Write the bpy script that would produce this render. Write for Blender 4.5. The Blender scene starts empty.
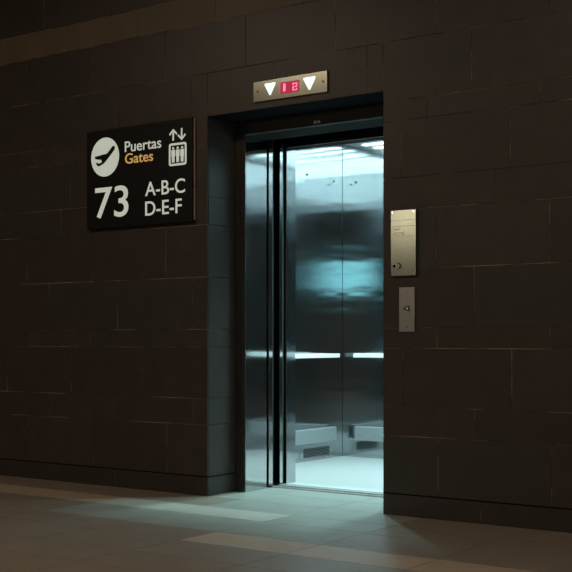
import bpy, bmesh, math, random
from mathutils import Vector, Matrix

random.seed(7)
sc = bpy.context.scene
COL = sc.collection

# ------------------------------------------------------------------ materials
def new_mat(name):
    m = bpy.data.materials.new(name); m.use_nodes = True
    nt = m.node_tree; b = nt.nodes['Principled BSDF']
    return m, nt, b

def link(nt, a, b): nt.links.new(a, b)

def mapping(nt, scale=(1, 1, 1), loc=(0, 0, 0)):
    tc = nt.nodes.new('ShaderNodeTexCoord'); mp = nt.nodes.new('ShaderNodeMapping')
    mp.inputs['Scale'].default_value = scale; mp.inputs['Location'].default_value = loc
    link(nt, tc.outputs['Object'], mp.inputs['Vector'])
    return mp.outputs['Vector']

def noise(nt, vec, scale, detail=4, rough=.55):
    n = nt.nodes.new('ShaderNodeTexNoise')
    n.inputs['Scale'].default_value = scale; n.inputs['Detail'].default_value = detail
    n.inputs['Roughness'].default_value = rough
    link(nt, vec, n.inputs['Vector'])
    return n.outputs['Fac']

def ramp(nt, fac, stops):
    r = nt.nodes.new('ShaderNodeValToRGB'); e = r.color_ramp.elements
    while len(e) < len(stops): e.new(.5)
    for i, (p, c) in enumerate(stops):
        e[i].position = p; e[i].color = (c[0], c[1], c[2], 1)
    link(nt, fac, r.inputs['Fac'])
    return r.outputs['Color']

def bump(nt, b, fac, strength, dist):
    n = nt.nodes.new('ShaderNodeBump'); n.inputs['Strength'].default_value = strength
    n.inputs['Distance'].default_value = dist
    link(nt, fac, n.inputs['Height']); link(nt, n.outputs['Normal'], b.inputs['Normal'])

def stone(name, c0, c1, rough=.5, scale=7, loc=(0, 0, 0), bs=.15, spec=.4):
    m, nt, b = new_mat(name)
    v = mapping(nt, (1, 1, 1), loc)
    f = noise(nt, v, scale, 8, .65)
    link(nt, ramp(nt, f, [(.3, c0), (.72, c1)]), b.inputs['Base Color'])
    b.inputs['Roughness'].default_value = rough
    b.inputs['Specular IOR Level'].default_value = spec
    g = noise(nt, v, 60, 3)
    bump(nt, b, g, bs, .002)
    return m

def plain(name, c, rough=.5, metal=0., spec=.5):
    m, nt, b = new_mat(name)
    v = mapping(nt)
    f = noise(nt, v, 40, 3)
    d = tuple(x * .88 for x in c)
    link(nt, ramp(nt, f, [(.3, d), (.7, c)]), b.inputs['Base Color'])
    b.inputs['Roughness'].default_value = rough; b.inputs['Metallic'].default_value = metal
    b.inputs['Specular IOR Level'].default_value = spec
    return m

ROT = 0.
def steel(name, c, rough, aniso, wav=.0, grain=1.0):
    """stainless sheet with an upright grain; wav is the slight waviness of thin sheet"""
    m, nt, b = new_mat(name)
    v = mapping(nt, (90, 90, 1.2))
    f = noise(nt, v, 3, 3)
    link(nt, ramp(nt, f, [(.3, tuple(x * .93 for x in c)), (.7, c)]), b.inputs['Base Color'])
    b.inputs['Metallic'].default_value = 1
    mr = nt.nodes.new('ShaderNodeMapRange')
    mr.inputs['To Min'].default_value = rough * (1 - .15 * grain); mr.inputs['To Max'].default_value = rough * (1 + .15 * grain)
    link(nt, f, mr.inputs['Value']); link(nt, mr.outputs['Result'], b.inputs['Roughness'])
    b.inputs['Anisotropic'].default_value = aniso; b.inputs['Anisotropic Rotation'].default_value = ROT
    if aniso > 0:
        t = nt.nodes.new('ShaderNodeTangent'); t.direction_type = 'UV_MAP'; t.uv_map = 'UVMap'
        link(nt, t.outputs['Tangent'], b.inputs['Tangent'])
    if wav:
        v2 = mapping(nt, (1.1, 1.1, 5.5))
        w = noise(nt, v2, 1.6, 1.5, .4)
        bump(nt, b, w, 1.0, wav)
    return m

def glow(name, c, s):
    m, nt, b = new_mat(name)
    b.inputs['Base Color'].default_value = (*[min(1, x * .5) for x in c], 1)
    v = mapping(nt)
    f = noise(nt, v, 9, 2)
    link(nt, ramp(nt, f, [(.3, tuple(x * .93 for x in c)), (.7, c)]), b.inputs['Emission Color'])
    b.inputs['Emission Strength'].default_value = s
    b.inputs['Roughness'].default_value = .4
    return m

W_STONES = [stone('dark_stone_%s' % n, a, b_, .42, 6 + i, (i * 3.1, i, i * 2), spec=.3) for i, (n, a, b_) in enumerate([
    ('umber', (.030, .0235, .019), (.043, .034, .0275)),
    ('earth', (.028, .0225, .018), (.040, .032, .026)),
    ('slate', (.028, .0245, .0205), (.039, .034, .028)),
    ('russet', (.032, .024, .0195), (.045, .034, .028))])]
M_BAND = stone('ochre_stone', (.075, .058, .035), (.110, .082, .052), .5, 3, spec=.3)
M_BASE = stone('skirting_stone', (.026, .021, .018), (.036, .030, .026), .4, 8, spec=.3)
m, nt, b = new_mat('pale_grout')
f = noise(nt, mapping(nt, (1, 1, 3)), 1.7, 5, .7)
link(nt, ramp(nt, f, [(.47, (.02, .015, .012)), (.60, (.30, .20, .125))]), b.inputs['Base Color'])
b.inputs['Roughness'].default_value = .8
M_GROUT = m
M_BLACK = plain('black_gap', (.006, .006, .006), .95, spec=.08)
F_DARK = [stone('floor_stone_%s' % n, a, b_, .34, 5 + i, (i, i * 2.2, 0), .05, .5) for i, (n, a, b_) in enumerate([
    ('taupe', (.155, .134, .112), (.195, .170, .144)),
    ('grey', (.155, .137, .117), (.195, .173, .149)),
    ('brown', (.155, .130, .106), (.195, .165, .136))])]
F_LIGHT = stone('floor_stone_sand', (.28, .228, .174), (.34, .278, .215), .36, 6, (4, 1, 0), .05, .5)
F_GROUT = plain('floor_grout', (.125, .112, .095), .7)
F_CARLIT = stone('floor_stone_carlit', (.185, .200, .180), (.235, .252, .228), .30, 5, (2, 3, 0), .04, .5)  # cool light spilling from the car is put into this stone colour
F_SAND_CARLIT = stone('floor_stone_sand_carlit', (.29, .30, .265), (.35, .36, .32), .32, 5, (6, 3, 0), .04, .5)  # light slabs, with the same car light mixed into their colour
M_STEEL = steel('brushed_steel', (.50, .515, .525), .11, .85, .0012)
M_STEEL_FRAME = steel('brushed_steel_frame', (.56, .56, .56), .075, .8, .0005)
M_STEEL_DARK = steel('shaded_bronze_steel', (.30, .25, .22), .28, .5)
M_PLATE = steel('satin_steel_plate', (.33, .345, .285), .19, .2)
M_PLATE2 = steel('satin_grey_plate', (.52, .51, .50), .36, .3)
M_CHROME = plain('chrome', (.85, .84, .82), .12, 1)
M_RAIL = plain('polished_rail_steel', (.88, .90, .90), .4, .25)
M_BUMPER = plain('pale_laminate_bumper', (.19, .20, .205), .40)
M_CARFLOOR = stone('pale_speckled_terrazzo', (.25, .245, .24), (.32, .315, .31), .32, 45, bs=.03)
M_CEIL = plain('white_ceiling_panel', (.75, .77, .78), .5)
M_SIGN = plain('sign_black', (.007, .007, .007), .45, spec=.15)
M_SIGNW = glow('sign_white_backlit', (.62, .66, .56), .62)
M_SIGNY = glow('sign_amber_backlit', (.80, .46, .14), .52)
M_COPPER = plain('copper_edge', (.85, .62, .42), .4, .5)
M_RED = glow('red_display', (.55, .0, .055), .62)
M_REDHOT = glow('pink_lit_segment', (1.0, .25, .48), 1.1)
M_ARROW = glow('white_lit_arrow', (.80, 1.0, .92), 1.15)
M_CARLIGHT = glow('cool_light_diffuser', (.60, .93, .97), 10.5)
M_WINDOW = glow('teal_lit_pane', (.28, .80, .90), 4.7)
M_HALL = plain('hall_plaster', (.26, .23, .20), .8)
M_HCEIL = plain('hall_ceiling_paint', (.16, .14, .12), .8)
M_INK = plain('engraved_ink', (.16, .14, .11), .6)
M_PALE = plain('pale_engraving', (.92, .90, .84), .5)
M_RUBBER = plain('dark_rubber', (.02, .02, .02), .7)

# ------------------------------------------------------------------ mesh helpers
class MB:
    def __init__(s): s.bm = bmesh.new(); s.uv = s.bm.loops.layers.uv.new('UVMap')
    def face(s, vs, mi=0, smooth=False):
        f = s.bm.faces.new(vs); f.material_index = mi; f.smooth = smooth; return f
    def box(s, x0, x1, y0, y1, z0, z1, mi=0, bev=0.):
        v = [s.bm.verts.new((x, y, z)) for x in (x0, x1) for y in (y0, y1) for z in (z0, z1)]
        fs = [s.face([v[i] for i in q], mi) for q in
              [(0, 1, 3, 2), (4, 6, 7, 5), (0, 4, 5, 1), (2, 3, 7, 6), (0, 2, 6, 4), (1, 5, 7, 3)]]
        if bev:
            es = list({e for f in fs for e in f.edges})
            r = bmesh.ops.bevel(s.bm, geom=es, offset=bev, segments=2, profile=.5, affect='EDGES')
            for f in r['faces']: f.material_index = mi
        return s
    def prism(s, pts, y0, y1, mi=0):
        """outline in x,z pushed through in y"""
        a = [s.bm.verts.new((x, y0, z)) for x, z in pts]; b_ = [s.bm.verts.new((x, y1, z)) for x, z in pts]
        n = len(pts)
        s.face(a, mi); s.face(list(reversed(b_)), mi)
        for i in range(n): s.face([a[i], b_[i], b_[(i + 1) % n], a[(i + 1) % n]], mi)
        return s
    def cyl(s, c, axis, r, h, n=24, mi=0, prof=None):
        """lathe around axis; prof = [(radius, distance along axis)]"""
        prof = prof or [(r, 0), (r, h)]
        ax = Vector(axis).normalized(); q = Vector((0, 0, 1)).rotation_difference(ax)
        rings = []
        for rr, d in prof:
            rings.append([s.bm.verts.new(Vector(c) + q @ Vector((rr * math.cos(2 * math.pi * k / n), rr * math.sin(2 * math.pi * k / n), d))) for k in range(n)])
        for a, b_ in zip(rings, rings[1:]):
            for k in range(n): s.face([a[k], a[(k + 1) % n], b_[(k + 1) % n], b_[k]], mi, True)
        s.face(list(reversed(rings[0])), mi); s.face(rings[-1], mi)
        return s
    def build(s, name, mats, parent=None, loc=(0, 0, 0), smooth=False, tag_=None):
        bmesh.ops.recalc_face_normals(s.bm, faces=s.bm.faces)
        for f in s.bm.faces:
            n = f.normal
            for l in f.loops:
                p = l.vert.co
                if abs(n.z) > .8: l[s.uv].uv = (p.x, p.y)
                elif abs(n.x) > abs(n.y): l[s.uv].uv = (p.y, p.z)
                else: l[s.uv].uv = (p.x, p.z)
        lo = Vector(loc)
        for v in s.bm.verts: v.co -= lo
        me = bpy.data.meshes.new(name); s.bm.to_mesh(me); s.bm.free()
        for mm in (mats if isinstance(mats, list) else [mats]): me.materials.append(mm)
        o = bpy.data.objects.new(name, me); COL.objects.link(o); o.location = lo
        if parent:
            o.parent = parent; o.location = lo - world_loc(parent)
        return o

def world_loc(o):
    l = Vector(o.location)
    while o.parent: o = o.parent; l += Vector(o.location)
    return l

def thing(name, label, cat, loc, group=None):
    o = bpy.data.objects.new(name, None); COL.objects.link(o); o.location = loc
    o.empty_display_size = .1
    o['label'] = label; o['category'] = cat
    if group: o['group'] = group
    return o

def struct(o): o['kind'] = 'structure'; return o

def text_part(body, x0, x1, z0, z1, yf, th, mat, parent, name, bold=.0, shear=0):
    """raised lettering fitted into the rectangle x0..x1, z0..z1, front face at y = yf"""
    cu = bpy.data.curves.new(name, 'FONT'); cu.body = body; cu.size = 1; cu.offset = bold
    cu.extrude = .5; cu.resolution_u = 6
    tmp = bpy.data.objects.new(name + '_tmp', cu); COL.objects.link(tmp)
    bpy.context.view_layer.update()
    me = bpy.data.meshes.new_from_object(tmp.evaluated_get(bpy.context.evaluated_depsgraph_get()))
    bpy.data.objects.remove(tmp); bpy.data.curves.remove(cu)
    xs = [v.co.x for v in me.vertices]; ys = [v.co.y for v in me.vertices]
    ax, bx, ay, by = min(xs), max(xs), min(ys), max(ys)
    px = world_loc(parent)
    for v in me.vertices:
        x, y, z = v.co
        v.co = (x0 + (x - ax) / (bx - ax) * (x1 - x0) - px.x,
                yf + th * (.5 - z) - px.y,
                z0 + (y - ay) / (by - ay) * (z1 - z0) - px.z)
    me.materials.clear(); me.materials.append(mat); me.name = name
    o = bpy.data.objects.new(name, me); COL.objects.link(o); o.parent = parent
    return o

# ------------------------------------------------------------------ key dimensions (metres)
RL, RR, RTOP, RD = -4.737, -3.425, 2.442, .29      # recess in the stone wall
JL, JR, JTOP = -4.655, -3.511, 2.360               # clear opening between the steel jambs
CX = -4.083
FZ = -.008     # hall floor lies a touch below the car floor
CL, CR, CF, CB, CTOP = -5.380, -2.786, .873, 2.610, 2.69   # inside of the car
HX0, HX1, HY0, HZ = -13.0, 5.0, -9.6, 4.3           # hall

# ------------------------------------------------------------------ setting: elevator wall
courses = [.118, .450, .620, .953, 1.070, 1.408, 1.747, 1.930, 2.258, 2.376, 2.722, 3.047, 3.235, 3.57, 3.90, HZ]
phase = [-3.068, -2.841, -2.621, -3.074, -2.845, -2.406, -2.72, -2.631, -2.46, -2.86, -2.409, -2.65, -2.9, -2.5, -2.7]
MOD = .673
G = .0036
wb = MB()
def slab(x0, x1, z0, z1, mi):
    wb.box(x0 + G / 2, x1 - G / 2, 0, .012, z0 + G / 2, z1 - G / 2, mi, .0008)
# cores (grout colour shows in the joints)
wb.box(HX0, RL - .0082, .0018, .33, 0, HZ, 0); wb.box(RR + .0082, HX1, .0018, .33, 0, HZ, 0)
wb.box(RL - .0082, RR + .0082, .0018, .33, RTOP + .0082, HZ, 0)
for i in range(len(courses) - 1):
    z0, z1 = courses[i], courses[i + 1]
    k0 = int((HX0 - phase[i]) / MOD) - 1
    for k in range(k0, int((HX1 - phase[i]) / MOD) + 2):
        x0, x1 = phase[i] + k * MOD, phase[i] + (k + 1) * MOD
        x0, x1 = max(x0, HX0), min(x1, HX1)
        if x1 - x0 < .01: continue
        mi = 1 + random.choice([0, 1, 1, 2, 3])
        if abs(z0 - 3.047) < .001 and x1 < -3.6 and x1 > -7.2: mi = 5
        pieces = [(x0, x1, z0, z1)]
        if z0 < RTOP:       # cut around the recess
            out = []
            for a, b_, c, d in pieces:
                if b_ <= RL or a >= RR: out.append((a, b_, c, d)); continue
                if a < RL - .02: out.append((a, RL, c, d))
                if b_ > RR + .02: out.append((RR, b_, c, d))
                if d > RTOP: out.append((max(a, RL), min(b_, RR), RTOP, d))
            pieces = out
        for p in pieces: slab(*p, mi)
# reveal slabs, turned into the recess
for i in range(len(courses) - 1):
    z0, z1 = courses[i], min(courses[i + 1], RTOP)
    if z0 >= RTOP: break
    mi = 1 + random.choice([1, 2, 2])
    wb.box(RL - .010, RL, .0122, RD + .018, z0 + G / 2, z1 - G / 2, mi, .0008)
    wb.box(RR, RR + .010, .0122, RD + .018, z0 + G / 2, z1 - G / 2, mi, .0008)
wb.box(RL, RR, .0122, RD + .018, RTOP, RTOP + .010, 6)
struct(wb.build('wall_back', [M_GROUT] + W_STONES + [M_BAND, M_BLACK]))

def baseboard(name, xa, xb, rx0, rx1):
    q = MB()
    x = xa
    while x < xb - .02:
        x2 = min(x + .62, xb)
        if xb - x2 < .1: x2 = xb
        q.box(x + .001, x2 - .001, .0005, .010, FZ, .1105, 0, .0008); x = x2
    q.box(rx0, rx1, .0105, RD + .018, FZ, .1105, 0, .0008)
    q.box(xa, xb, .0012, .010, .111, .1195, 1)
    q.box(rx0 + (.0012 if rx0 > CX else 0), rx1 - (.0012 if rx0 < CX else 0), .0105, RD + .018, .111, .1195, 1)
    return struct(q.build(name, [M_BASE, M_BLACK]))
baseboard('baseboard_left', HX0, RL, RL - .010, RL)
baseboard('baseboard_right', RR, HX1, RR, RR + .010)

# ------------------------------------------------------------------ setting: floor of stone slabs
fb = MB()
fb.box(HX0, HX1, HY0, .33, -.08, FZ - .0015, 0)
fb.box(JL - .04, JR + .04, .33, .60, -.08, FZ - .0015, 0)
xs = [-3.82 + .655 * k for k in range(-14, 14)]
xs = [x for x in xs if HX0 < x < HX1]
xs = [HX0] + xs + [HX1]
ys = [.0, -.345, -.630, -1.045, -1.345]
y = -1.345
n = 0
while y > HY0 + .4:
    y -= (.345, .345, .345)[n % 3]; n += 1; ys.append(y)
ys.append(HY0)
gg = .0015
def tile(x0, x1, y0, y1, mi):
    v = [fb.bm.verts.new(p) for p in ((x0 + gg, y0 + gg, FZ), (x1 - gg, y0 + gg, FZ), (x1 - gg, y1 - gg, FZ), (x0 + gg, y1 - gg, FZ))]
    w = [fb.bm.verts.new((p.co.x, p.co.y, FZ - .002)) for p in v]
    fb.face(v, mi)
    for i in range(4): fb.face([v[i], w[i], w[(i + 1) % 4], v[(i + 1) % 4]], mi)
for j in range(len(ys) - 1):
    y1, y0 = ys[j], ys[j + 1]
    for i in range(len(xs) - 1):
        x0, x1 = xs[i], xs[i + 1]; xm = (x0 + x1) / 2
        mi = 1 + random.choice([0, 1, 2])
        if j == 0: mi = 3
        if j == 1 and xm < -3.82: mi = 4
        if j == 3 and xm > -3.82: mi = 4
        if j == 1 and xm > -3.0: mi = 3
        if j == 2 and xm < -3.82: mi = 2
        if j in (8, 9) : mi = 4
        if j == 0 and -4.5 < xm < -3.2: mi = 5  # slabs before the doorway get the colours with car light painted in
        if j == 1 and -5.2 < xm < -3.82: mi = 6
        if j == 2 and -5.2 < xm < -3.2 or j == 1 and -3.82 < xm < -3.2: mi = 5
        tile(x0, x1, y0, y1, mi)
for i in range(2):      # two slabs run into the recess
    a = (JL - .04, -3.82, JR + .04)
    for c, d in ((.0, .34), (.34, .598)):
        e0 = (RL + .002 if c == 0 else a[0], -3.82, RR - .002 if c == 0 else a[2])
        tile(e0[i], e0[i + 1], c, d, 5)  # recess slabs carry the painted car light too
struct(fb.build('floor', [F_GROUT] + F_DARK + [F_LIGHT, F_CARLIT, F_SAND_CARLIT]))

# rest of the hall
q = MB(); q.box(HX0, HX1, HY0, .33, HZ, HZ + .1); struct(q.build('ceiling', M_HCEIL))
q = MB(); q.box(HX0 - .15, HX0, HY0 - .15, .33, -.08, HZ + .1); struct(q.build('wall_left', M_HALL))
q = MB(); q.box(HX1, HX1 + .15, HY0 - .15, .33, -.08, HZ + .1); struct(q.build('wall_right', M_HALL))
WX0, WX1, WZ0, WZ1 = .6, 3.9, 2.02, 2.62
q = MB()
q.box(HX0, WX0, HY0 - .15, HY0, -.08, HZ + .1); q.box(WX1, HX1, HY0 - .15, HY0, -.08, HZ + .1)
q.box(WX0, WX1, HY0 - .15, HY0, -.08, WZ0); q.box(WX0, WX1, HY0 - .15, HY0, WZ1, HZ + .1)
struct(q.build('wall_front', M_HALL))
q = MB()
for k in range(5):
    x = WX0 + (WX1 - WX0 - .04) * k / 4; q.box(x, x + .04, HY0 - .10, HY0 - .02, WZ0, WZ1)
q.box(WX0, WX1, HY0 - .10, HY0 - .02, WZ0, WZ0 + .04); q.box(WX0, WX1, HY0 - .10, HY0 - .02, WZ1 - .04, WZ1)
win = struct(q.build('window_1', M_STEEL_DARK))
q = MB(); q.box(WX0 + .01, WX1 - .01, HY0 - .07, HY0 - .06, WZ0 + .01, WZ1 - .01)
q.build('window_pane', M_WINDOW, win)

# lift shaft behind the wall
q = MB()
q.box(-6.2, -6.1, .33, 2.95, -.3, 3.4); q.box(-2.1, -2.0, .33, 2.95, -.3, 3.4)
q.box(-6.2, -2.0, 2.85, 2.95, -.3, 3.4); q.box(-6.2, -2.0, .33, 2.95, 3.3, 3.4); q.box(-6.2, -2.0, .60, 2.95, -.4, -.3)
struct(q.build('wall_shaft', M_BLACK))

# ------------------------------------------------------------------ steel entrance frame
fr = thing('elevator_door_frame', 'brushed steel frame lining the elevator opening inside the dark stone recess', 'door frame', (CX, RD, 0))
def jamb(xi, xo, s):
    q = MB(); a, b_ = sorted((xi, xo))
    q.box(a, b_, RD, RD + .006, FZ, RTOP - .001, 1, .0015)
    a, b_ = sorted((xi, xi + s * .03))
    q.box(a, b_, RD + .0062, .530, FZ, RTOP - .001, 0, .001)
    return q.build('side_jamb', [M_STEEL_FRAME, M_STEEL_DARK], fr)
jamb(JL, RL + .0015, -1); jamb(JR, RR - .0015, 1)
q = MB()
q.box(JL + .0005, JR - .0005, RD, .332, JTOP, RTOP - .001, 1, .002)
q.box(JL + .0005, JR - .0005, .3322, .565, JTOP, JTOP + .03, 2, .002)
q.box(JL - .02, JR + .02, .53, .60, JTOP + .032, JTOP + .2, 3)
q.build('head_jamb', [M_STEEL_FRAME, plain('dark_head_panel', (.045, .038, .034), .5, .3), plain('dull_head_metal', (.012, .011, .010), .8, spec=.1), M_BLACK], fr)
q = MB(); ex = -4.085
q.prism([(ex - .022, 2.372), (ex - .016, 2.392), (ex - .010, 2.380), (ex - .004, 2.392), (ex + .002, 2.372)], RD - .003, RD - .0004)
q.prism([(ex + .006, 2.372), (ex + .012, 2.392), (ex + .018, 2.380), (ex + .024, 2.392), (ex + .030, 2.372)], RD - .003, RD - .0004)
e = q.build('maker_emblem', M_PALE, fr); e['label'] = 'tiny pale emblem on the head of the frame'

sill = MB()
sill.box(JL - .03, JR + .03, .602, .640, -.05, -.003)
for k in range(3): sill.box(JL - .03, JR + .03, .604 + k * .013, .610 + k * .013, -.003, -.001)
o = sill.build('door_sill', plain('worn_sill_metal', (.36, .38, .37), .4, .3), None, (CX, .62, 0))
o['label'] = 'grooved metal sill strip across the floor at the elevator doorway'; o['category'] = 'sill'

# landing doors, slid open: only their leading edges look out past the jambs
def landing_door(name, xe, s, label):
    t = thing(name, label, 'elevator door', (xe + s * .5, .575, 0), 'open landing doors')
    a, b_ = sorted((xe, xe + s * 1.10))
    q = MB(); q.box(a, b_, .556, .600, .010, JTOP + .03, 0, .002); q.build('door_panel', M_STEEL_FRAME, t)
    a, b_ = sorted((xe + s * .004, xe + s * .016))
    q = MB(); q.box(a, b_, .601, .612, .010, JTOP + .02, 0, .001); q.build('rubber_edge', M_RUBBER, t)
    return t
landing_door('landing_door', JL, -1, 'brushed steel landing door slid open behind the left jamb, thin leading edge showing')
landing_door('landing_door', JR, 1, 'brushed steel landing door slid open behind the right jamb of the elevator opening')

# ------------------------------------------------------------------ elevator car
car = thing('elevator_car', 'open elevator car lined in brushed steel, lit cool white, standing at the landing', 'elevator', (CX, (CF + CB) / 2, 0))
q = MB(); q.box(CL - .02, CR + .02, CF - .002, CB + .02, -.06, .0); q.build('car_floor', M_CARFLOOR, car)
q = MB(); q.box(JL - .02, JR + .02, .680, CF - .004, -.06, .001)
for k in range(3): q.box(JL - .02, JR + .02, .700 + k * .02, .708 + k * .02, .001, .003)
q.build('car_sill', plain('car_sill_metal', (.40, .42, .41), .4, .3), car)

# wall panels with narrow seams
def wall_panels(axis, fixed, back, a0, a1, cuts, name):
    edges = [a0] + cuts + [a1]
    f = MB()
    for s, e in zip(edges, edges[1:]):
        s2, e2 = s + .0015, e - .0015
        lo, hi = sorted((fixed, back))
        if axis == 'x': f.box(lo, hi, s2, e2, .0, CTOP, 0, .001)
        else: f.box(s2, e2, lo, hi, .0, CTOP, 0, .001)
    return f.build(name, M_STEEL, car)
wall_panels('x', CL, CL - .02, CF, CB, [1.70], 'side_wall')
wall_panels('x', CR, CR + .02, CF, CB, [1.70], 'side_wall')
wall_panels('y', CB, CB + .02, CL, CR, [CX - .43, CX + .43], 'rear_wall')
q = MB(); q.box(CL - .02, CR + .02, CB + .021, CB + .03, 0, CTOP); q.box(CL - .03, CL - .021, CF, CB + .03, 0, CTOP); q.box(CR + .021, CR + .03, CF, CB + .03, 0, CTOP)
q.build('outer_shell', M_BLACK, car)
for (x, y) in ((CL, 1), (CR, -1)):
    q = MB(); a, b_ = sorted((x, x + y * .006)); q.box(a, b_, CF, CB, .0002, .022); q.build('skirting', M_STEEL, car)
q = MB(); q.box(CL + .007, CR - .007, CB - .006, CB, .0002, .022); q.build('skirting', M_STEEL, car)
# front returns and header
q = MB(); q.box(CL - .02, JL, .764, CF, .0, CTOP, 0, .002); q.build('front_return', M_STEEL, car)
q = MB(); q.box(JR, CR + .02, .764, CF, .0, CTOP, 0, .002); q.build('front_return', M_STEEL, car)
q = MB(); q.box(JL + .0005, JR - .0005, .764, CF, 2.335, CTOP, 0, .002); q.build('door_header', M_STEEL, car)
# car doors, open
for xe, s in ((JL - .004, -1), (JR + .004, 1)):
    a, b_ = sorted((xe, xe + s * 1.05))
    q = MB(); q.box(a, b_, .690, .722, .012, 2.37, 0, .002)
    d = q.build('car_door', M_STEEL_FRAME, car)
    a, b_ = sorted((xe + s * .003, xe + s * .03))
    q = MB(); q.box(a, b_, .7225, .735, .012, 2.36, 0, .001); q.build('edge_seal', M_RUBBER, d)
# handrails: flat bars on stand-off brackets
def rail(axis, pos, a0, a1, wallpos, z=.868):
    q = MB()
    if axis == 'x':
        q.box(pos - .006, pos + .006, a0, a1, z - .017, z + .017, 0, .004)
    else:
        q.box(a0, a1, pos - .006, pos + .006, z - .017, z + .017, 0, .004)
    r = q.build('handrail', M_RAIL, car)
    for k in (.12, .5, .88):
        p = a0 + (a1 - a0) * k; g = MB()
        if axis == 'x': g.cyl((pos, p, z), (math.copysign(1, wallpos - pos), 0, 0), .007, abs(wallpos - pos), 12)
        else: g.cyl((p, pos, z), (0, 1, 0), .007, abs(wallpos - pos), 12)
        g.build('bracket', M_CHROME, r)
rail('x', CL + .05, CF + .10, 2.485, CL); rail('x', CR - .05, CF + .10, 2.485, CR)
rail('y', CB - .05, -5.238, CR - .142, CB)
# bumper boards
def bumper(x0, x1, y0, y1):
    q = MB(); q.box(x0, x1, y0, y1, .145, .263, 0, .004); q.build('bumper_board', M_BUMPER, car)
bumper(CL + .001, CL + .030, CF + .08, 2.472); bumper(CR - .030, CR - .001, CF + .08, 2.472)
bumper(-5.239, CR - .145, CB - .030, CB - .001)
# vent low on the left wall
q = MB(); q.box(CL + .0003, CL + .003, 1.96, 2.45, .024, .112, 0, .001)
v = q.build('vent_grille', M_STEEL, car)
q = MB(); q.box(CL + .0031, CL + .0036, 2.015, 2.398, .030, .103, 0)
for k in range(6): q.box(CL + .0037, CL + .0055, 2.015, 2.398, .033 + k * .012, .037 + k * .012, 1)
q.build('vent_slot', [M_BLACK, plain('vent_slat', (.12, .125, .125), .5)], v)
for yy in (1.985, 2.425):
    q = MB(); q.cyl((CL + .003, yy, .066), (1, 0, 0), .009, .003, 14); q.build('screw', M_CHROME, v)
# studs for hanging protective pads
for p, ax in (((CL, 2.07, 2.362), (1, 0, 0)), ((CL, 2.477, 2.352), (1, 0, 0)), ((-5.243, CB, 2.348), (0, -1, 0)),
              ((-4.30, CB, 2.35), (0, -1, 0)), ((CL, 1.35, 2.352), (1, 0, 0))):
    q = MB(); q.cyl(p, ax, .01, .02, 16, 0, [(.005, 0), (.005, .004), (.010, .005), (.010, .007), (.007, .009)])
    q.build('pad_stud', plain('stud_steel', (.20, .20, .20), .4, .7) if 'stud_steel' not in bpy.data.materials else bpy.data.materials['stud_steel'], car)
# ceiling and its lights
q = MB(); q.box(CL - .02, CR + .02, .764, CB + .03, CTOP + .002, CTOP + .04)
cl = q.build('car_ceiling', M_CEIL, car)
for k in range(8):
    yc = 1.02 + k * .205
    q = MB(); q.box(CL + .12, CR - .12, yc - .026, yc + .026, CTOP - .008, CTOP + .001, 0, .003)
    q.build('ceiling_light', M_CARLIGHT, cl)
for x in (CX - .45, CX + .45):
    for y_ in (1.122, 1.737):
        q = MB(); q.cyl((x, y_, CTOP + .001), (0, 0, -1), .07, .01, 28, 0, [(.075, 0), (.075, .006), (.055, .008), (.055, .002)])
        q.build('downlight_ring', M_CHROME, cl)
        l = bpy.data.lights.new('downlight', 'AREA'); l.shape = 'DISK'; l.size = .10; l.energy = 27; l.color = (.58, .94, .98); l.spread = math.radians(115)
        lo = bpy.data.objects.new('downlight', l); COL.objects.link(lo); lo.location = (x, y_, CTOP - .012)
# operating panel on the right-hand front return
q = MB(); q.box(JR + .10, JR + .34, CF + .0003, CF + .006, .85, 1.95, 0, .002)
cop = q.build('operating_panel', M_PLATE, car)
for k in range(8):
    q = MB(); q.cyl((JR + .17 + (k % 2) * .09, CF + .006, 1.02 + (k // 2) * .09), (0, 1, 0), .016, .004, 18); q.build('floor_button', M_CHROME, cop)

# ------------------------------------------------------------------ floor indicator above the opening
dy = -.014
ind = thing('floor_indicator', 'brushed steel floor indicator with two lit down arrows and red digits above the elevator', 'floor indicator', (-4.08, 0, 2.484))
q = MB(); q.box(-4.357, -3.804, dy, -.0005, 2.484, 2.612, 0, .002); q.build('face_plate', M_PLATE, ind)
def arrow(cx, w, zt, zb):
    h = w / 2; r = w * .14; pts = []
    corners = [(cx - h, zt), (cx + h, zt), (cx, zb)]
    n = 3
    for i in range(3):
        p = Vector(corners[i]); a = (Vector(corners[i - 1]) - p).normalized(); c = (Vector(corners[(i + 1) % 3]) - p).normalized()
        for t in (0, .25, .5, .75, 1):
            s = p + a * r; e_ = p + c * r
            pts.append(tuple((1 - t) ** 2 * s + 2 * t * (1 - t) * p + t * t * e_))
    q = MB(); q.prism(pts, dy - .003, dy - .0003)
    a = q.build('direction_arrow', M_ARROW, ind); a['label'] = 'lit white arrow pointing down'
arrow(-4.226, .092, 2.590, 2.509); arrow(-3.931, .098, 2.588, 2.504)
q = MB(); q.box(-4.147, -4.008, dy - .002, dy - .0003, 2.511, 2.581, 0, .0008); rw = q.build('digit_window', M_RED, ind)
q = MB()
def dots(rows, x0, x1, z0, z1):
    nr, nc = len(rows), len(rows[0]); w = (x1 - x0) / nc; h = (z1 - z0) / nr
    for r in range(nr):
        for c in range(nc):
            if rows[r][c] == '#':
                q.box(x0 + c * w + w * .06, x0 + (c + 1) * w - w * .06, dy - .0035, dy - .0021, z1 - (r + 1) * h + h * .06, z1 - r * h - h * .06)
dots(['.##.', '.##.', '.##.', '.##.', '.##.', '.##.', '.##.'], -4.135, -4.098, 2.524, 2.572)
q.build('lit_digit', M_REDHOT, rw)
q = MB()
dots(['####', '#..#', '...#', '####', '#...', '#..#', '####'], -4.056, -4.020, 2.521, 2.568)
q.build('lit_digit', M_REDHOT, rw)
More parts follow.
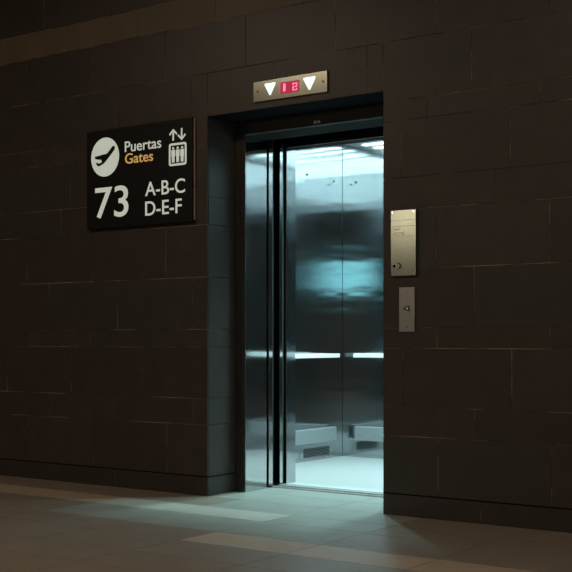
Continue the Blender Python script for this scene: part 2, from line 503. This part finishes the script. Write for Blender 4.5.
for x in (-4.322, -3.834):
    q = MB(); q.cyl((x, dy, 2.548), (0, -1, 0), .006, .002, 14); q.build('screw', M_INK, ind)

# ------------------------------------------------------------------ gate sign
sy = -.030
sg = thing('gate_sign', 'black gate sign with white lettering, number 73 and pictograms, left of the elevator recess', 'sign', (-5.31, 0, 1.768))
SX0, SX1, SZ0, SZ1 = -5.799, -4.840, 1.768, 2.446
q = MB(); q.box(SX0, SX1, sy, -.0005, SZ0, SZ1, 0, .0015); q.build('sign_panel', M_SIGN, sg)
q = MB()
for a, b_ in ((SZ0 + .012, 1.995), (1.999, 2.250), (2.254, SZ1 - .004)):
    q.box(SX1 + .0002, SX1 + .004, -.017, -.004, a, b_, 0, .0008)
e = q.build('edge_trim', M_COPPER, sg); e['label'] = 'thin copper coloured strip along the right edge'
yf = sy - .0004
q = MB(); n = 48
q.prism([(-5.622 + .132 * math.cos(2 * math.pi * k / n), 2.258 + .134 * math.sin(2 * math.pi * k / n)) for k in range(n)], yf - .002, yf)
disc = q.build('pictogram_disc', M_SIGNW, sg)
pl = [(-5.716, 2.268), (-5.66, 2.274), (-5.602, 2.280), (-5.575, 2.302), (-5.551, 2.324), (-5.535, 2.328), (-5.527, 2.318),
      (-5.532, 2.300), (-5.565, 2.270), (-5.602, 2.238), (-5.632, 2.214), (-5.660, 2.204), (-5.686, 2.198), (-5.708, 2.220),
      (-5.696, 2.226), (-5.678, 2.216), (-5.650, 2.226), (-5.655, 2.242), (-5.690, 2.246), (-5.714, 2.252)]
q = MB(); q.prism(pl, yf - .004, yf - .0022); a = q.build('airplane_symbol', M_SIGN, disc); a['label'] = 'black airplane taking off'
text_part('Puertas', -5.436, -5.108, 2.273, 2.345, yf - .002, .002, M_SIGNW, sg, 'lettering', .006)
text_part('Gates', -5.434, -5.180, 2.193, 2.263, yf - .002, .002, M_SIGNY, sg, 'lettering', .007)['label'] = 'amber word'
text_part('73', -5.716, -5.404, 1.838, 2.052, yf - .002, .002, M_SIGNW, sg, 'lettering', .007)
text_part('A-B-C', -5.250, -4.902, 1.961, 2.056, yf - .002, .002, M_SIGNW, sg, 'lettering', .006)
text_part('D-E-F', -5.250, -4.930, 1.831, 1.925, yf - .002, .002, M_SIGNW, sg, 'lettering', .006)
# lift pictogram: framed cabin with three riders, arrows above
def rrect(x0, x1, z0, z1, r, n=5):
    p = []
    for cx, cz, a0 in ((x1 - r, z1 - r, 0), (x0 + r, z1 - r, 90), (x0 + r, z0 + r, 180), (x1 - r, z0 + r, 270)):
        for k in range(n + 1):
            a = math.radians(a0 + 90 * k / n); p.append((cx + r * math.cos(a), cz + r * math.sin(a)))
    return p
q = MB()
o_ = rrect(-5.040, -4.889, 2.143, 2.291, .016); i_ = rrect(-5.026, -4.903, 2.157, 2.277, .006)
for y_ in (yf - .002, yf):
    pass
A = [q.bm.verts.new((x, yf - .002, z)) for x, z in o_]; B = [q.bm.verts.new((x, yf - .002, z)) for x, z in i_]
A2 = [q.bm.verts.new((x, yf, z)) for x, z in o_]; B2 = [q.bm.verts.new((x, yf, z)) for x, z in i_]
for k in range(len(A)):
    j = (k + 1) % len(A)
    q.face([A[k], A[j], B[j], B[k]]); q.face([A[k], A2[k], A2[j], A[j]]); q.face([B[k], B[j], B2[j], B2[k]]); q.face([A2[k], B2[k], B2[j], A2[j]])
box_ = q.build('cabin_symbol', M_SIGNW, sg)
for cx in (-5.003, -4.9645, -4.926):
    q = MB()
    q.prism([(cx + .0085 * math.cos(2 * math.pi * k / 16), 2.2585 + .0085 * math.sin(2 * math.pi * k / 16)) for k in range(16)], yf - .002, yf)
    q.prism([(cx - .0155, 2.247), (cx + .0155, 2.247), (cx + .0155, 2.206), (cx + .012, 2.204), (cx + .011, 2.165), (cx + .0015, 2.165), (cx, 2.20),
             (cx - .0015, 2.165), (cx - .011, 2.165), (cx - .012, 2.204), (cx - .0155, 2.206)], yf - .002, yf)
    q.build('rider_symbol', M_SIGNW, box_)
def sarrow(cx, zt, zb, up):
    s = 1 if up else -1; tip = zt if up else zb; tail = zb if up else zt; q = MB()
    q.prism([(cx - .006, tail), (cx + .006, tail), (cx + .006, tip - s * .018), (cx + .028, tip - s * .040), (cx + .034, tip - s * .029), (cx, tip + s * .002),
             (cx - .034, tip - s * .029), (cx - .028, tip - s * .040), (cx - .006, tip - s * .018)], yf - .002, yf)
    q.build('arrow_symbol', M_SIGNW, sg)
sarrow(-5.003, 2.384, 2.309, True); sarrow(-4.930, 2.384, 2.307, False)

# ------------------------------------------------------------------ intercom plate and call button
ic = thing('intercom_plate', 'tall brushed metal intercom plate with key switch on the stone wall, above the call button', 'control panel', (-3.28, 0, 1.366))
q = MB(); q.box(-3.363, -3.197, -.020, -.0005, 1.366, 1.744, 0, .0025); q.build('face_plate', M_PLATE, ic)
for x in (-3.349, -3.211):
    for z in (1.380, 1.730):
        q = MB(); q.cyl((x, -.020, z), (0, -1, 0), .006, .002, 14, 0, [(.0065, 0), (.0065, .001), (.004, .0025)]); q.build('screw', M_CHROME, ic)
q = MB()
for z in (1.684, 1.650, 1.590): q.box(-3.352, -3.208, -.0206, -.0201, z - .0008, z + .0008)
q.build('engraved_line', M_INK, ic)
q = MB()
for k, (x0, x1) in enumerate(((-3.350, -3.292), (-3.340, -3.274), (-3.340, -3.268))):
    z = (1.634, 1.614, 1.600)[k]; x = x0
    while x < x1 - .004:
        w = random.uniform(.005, .014); q.box(x, min(x + w, x1), -.0207, -.0201, z - .0035, z + .0035); x += w + .003
q.build('engraved_text', M_PALE, ic)
q = MB(); q.cyl((-3.310, -.020, 1.424), (0, -1, 0), .018, .01, 24, 0, [(.018, 0), (.018, .004), (.013, .008), (.012, .014)])
ks = q.build('key_switch', M_CHROME, ic)
q = MB(); q.box(-3.3115, -3.3085, -.0352, -.0342, 1.416, 1.432); q.build('key_slot', M_BLACK, ks)
q = MB(); q.cyl((-3.338, -.020, 1.424), (0, -1, 0), .008, .003, 16); q.build('microphone_hole', M_BLACK, ic)

cb = thing('call_button_plate', 'narrow grey metal plate with one round call button, below the intercom plate', 'call button', (-3.262, 0, 1.047))
q = MB(); q.box(-3.313, -3.212, -.010, .0006, 1.047, 1.301, 0, .0015); q.build('face_plate', M_PLATE2, cb)
q = MB(); q.cyl((-3.262, -.010, 1.178), (0, -1, 0), .02, .01, 28, 0, [(.021, 0), (.021, .004), (.017, .006), (.0165, .012), (.012, .016)])
q.build('round_button', M_CHROME, cb)
for z in (1.275, 1.076):
    q = MB(); q.cyl((-3.262, -.010, z), (0, -1, 0), .005, .002, 14, 0, [(.005, 0), (.005, .001), (.003, .002)]); q.build('screw', M_CHROME, cb)

# ------------------------------------------------------------------ hall lamps
def area(name, loc, sx, sy_, power, col, rot=(0, 0, 0)):
    l = bpy.data.lights.new(name, 'AREA'); l.shape = 'RECTANGLE'; l.size = sx; l.size_y = sy_
    l.energy = power; l.color = col
    o = bpy.data.objects.new(name, l); COL.objects.link(o); o.location = loc; o.rotation_euler = rot
    return o
WARM = (1.0, .78, .58)
area('hall_lamp', (-7.0, -4.2, HZ - .03), 1.2, .5, 85, WARM)
area('hall_lamp', (-2.5, -4.2, HZ - .03), 1.2, .5, 80, WARM)
area('hall_lamp', (1.5, -4.2, HZ - .03), 1.2, .5, 80, WARM)
area('hall_lamp', (-8.6, HY0 + .05, 2.95), .55, .5, 14, (1.0, .86, .66), (math.radians(90), 0, 0))

# ------------------------------------------------------------------ world, camera, view
w = bpy.data.worlds.new('world'); sc.world = w; w.use_nodes = True
w.node_tree.nodes['Background'].inputs['Color'].default_value = (.02, .018, .016, 1)
w.node_tree.nodes['Background'].inputs['Strength'].default_value = .2
cam = bpy.data.cameras.new('camera'); co = bpy.data.objects.new('camera', cam); COL.objects.link(co)
cam.sensor_width = 36; cam.lens = 36 * 1154 / 572
cam.shift_y = 54 / 572
co.location = (0, -5.77, 1.0); co.rotation_euler = (math.radians(90), 0, math.radians(35.5))
sc.camera = co
sc.view_settings.view_transform = 'Standard'; sc.view_settings.look = 'None'
sc.view_settings.gamma = 1; sc.view_settings.exposure = 0; sc.view_settings.use_curve_mapping = False
try:
    sc.cycles.use_denoising = True
    sc.cycles.max_bounces = 10; sc.cycles.glossy_bounces = 8; sc.cycles.diffuse_bounces = 4
    sc.cycles.sample_clamp_indirect = 4
except Exception: pass
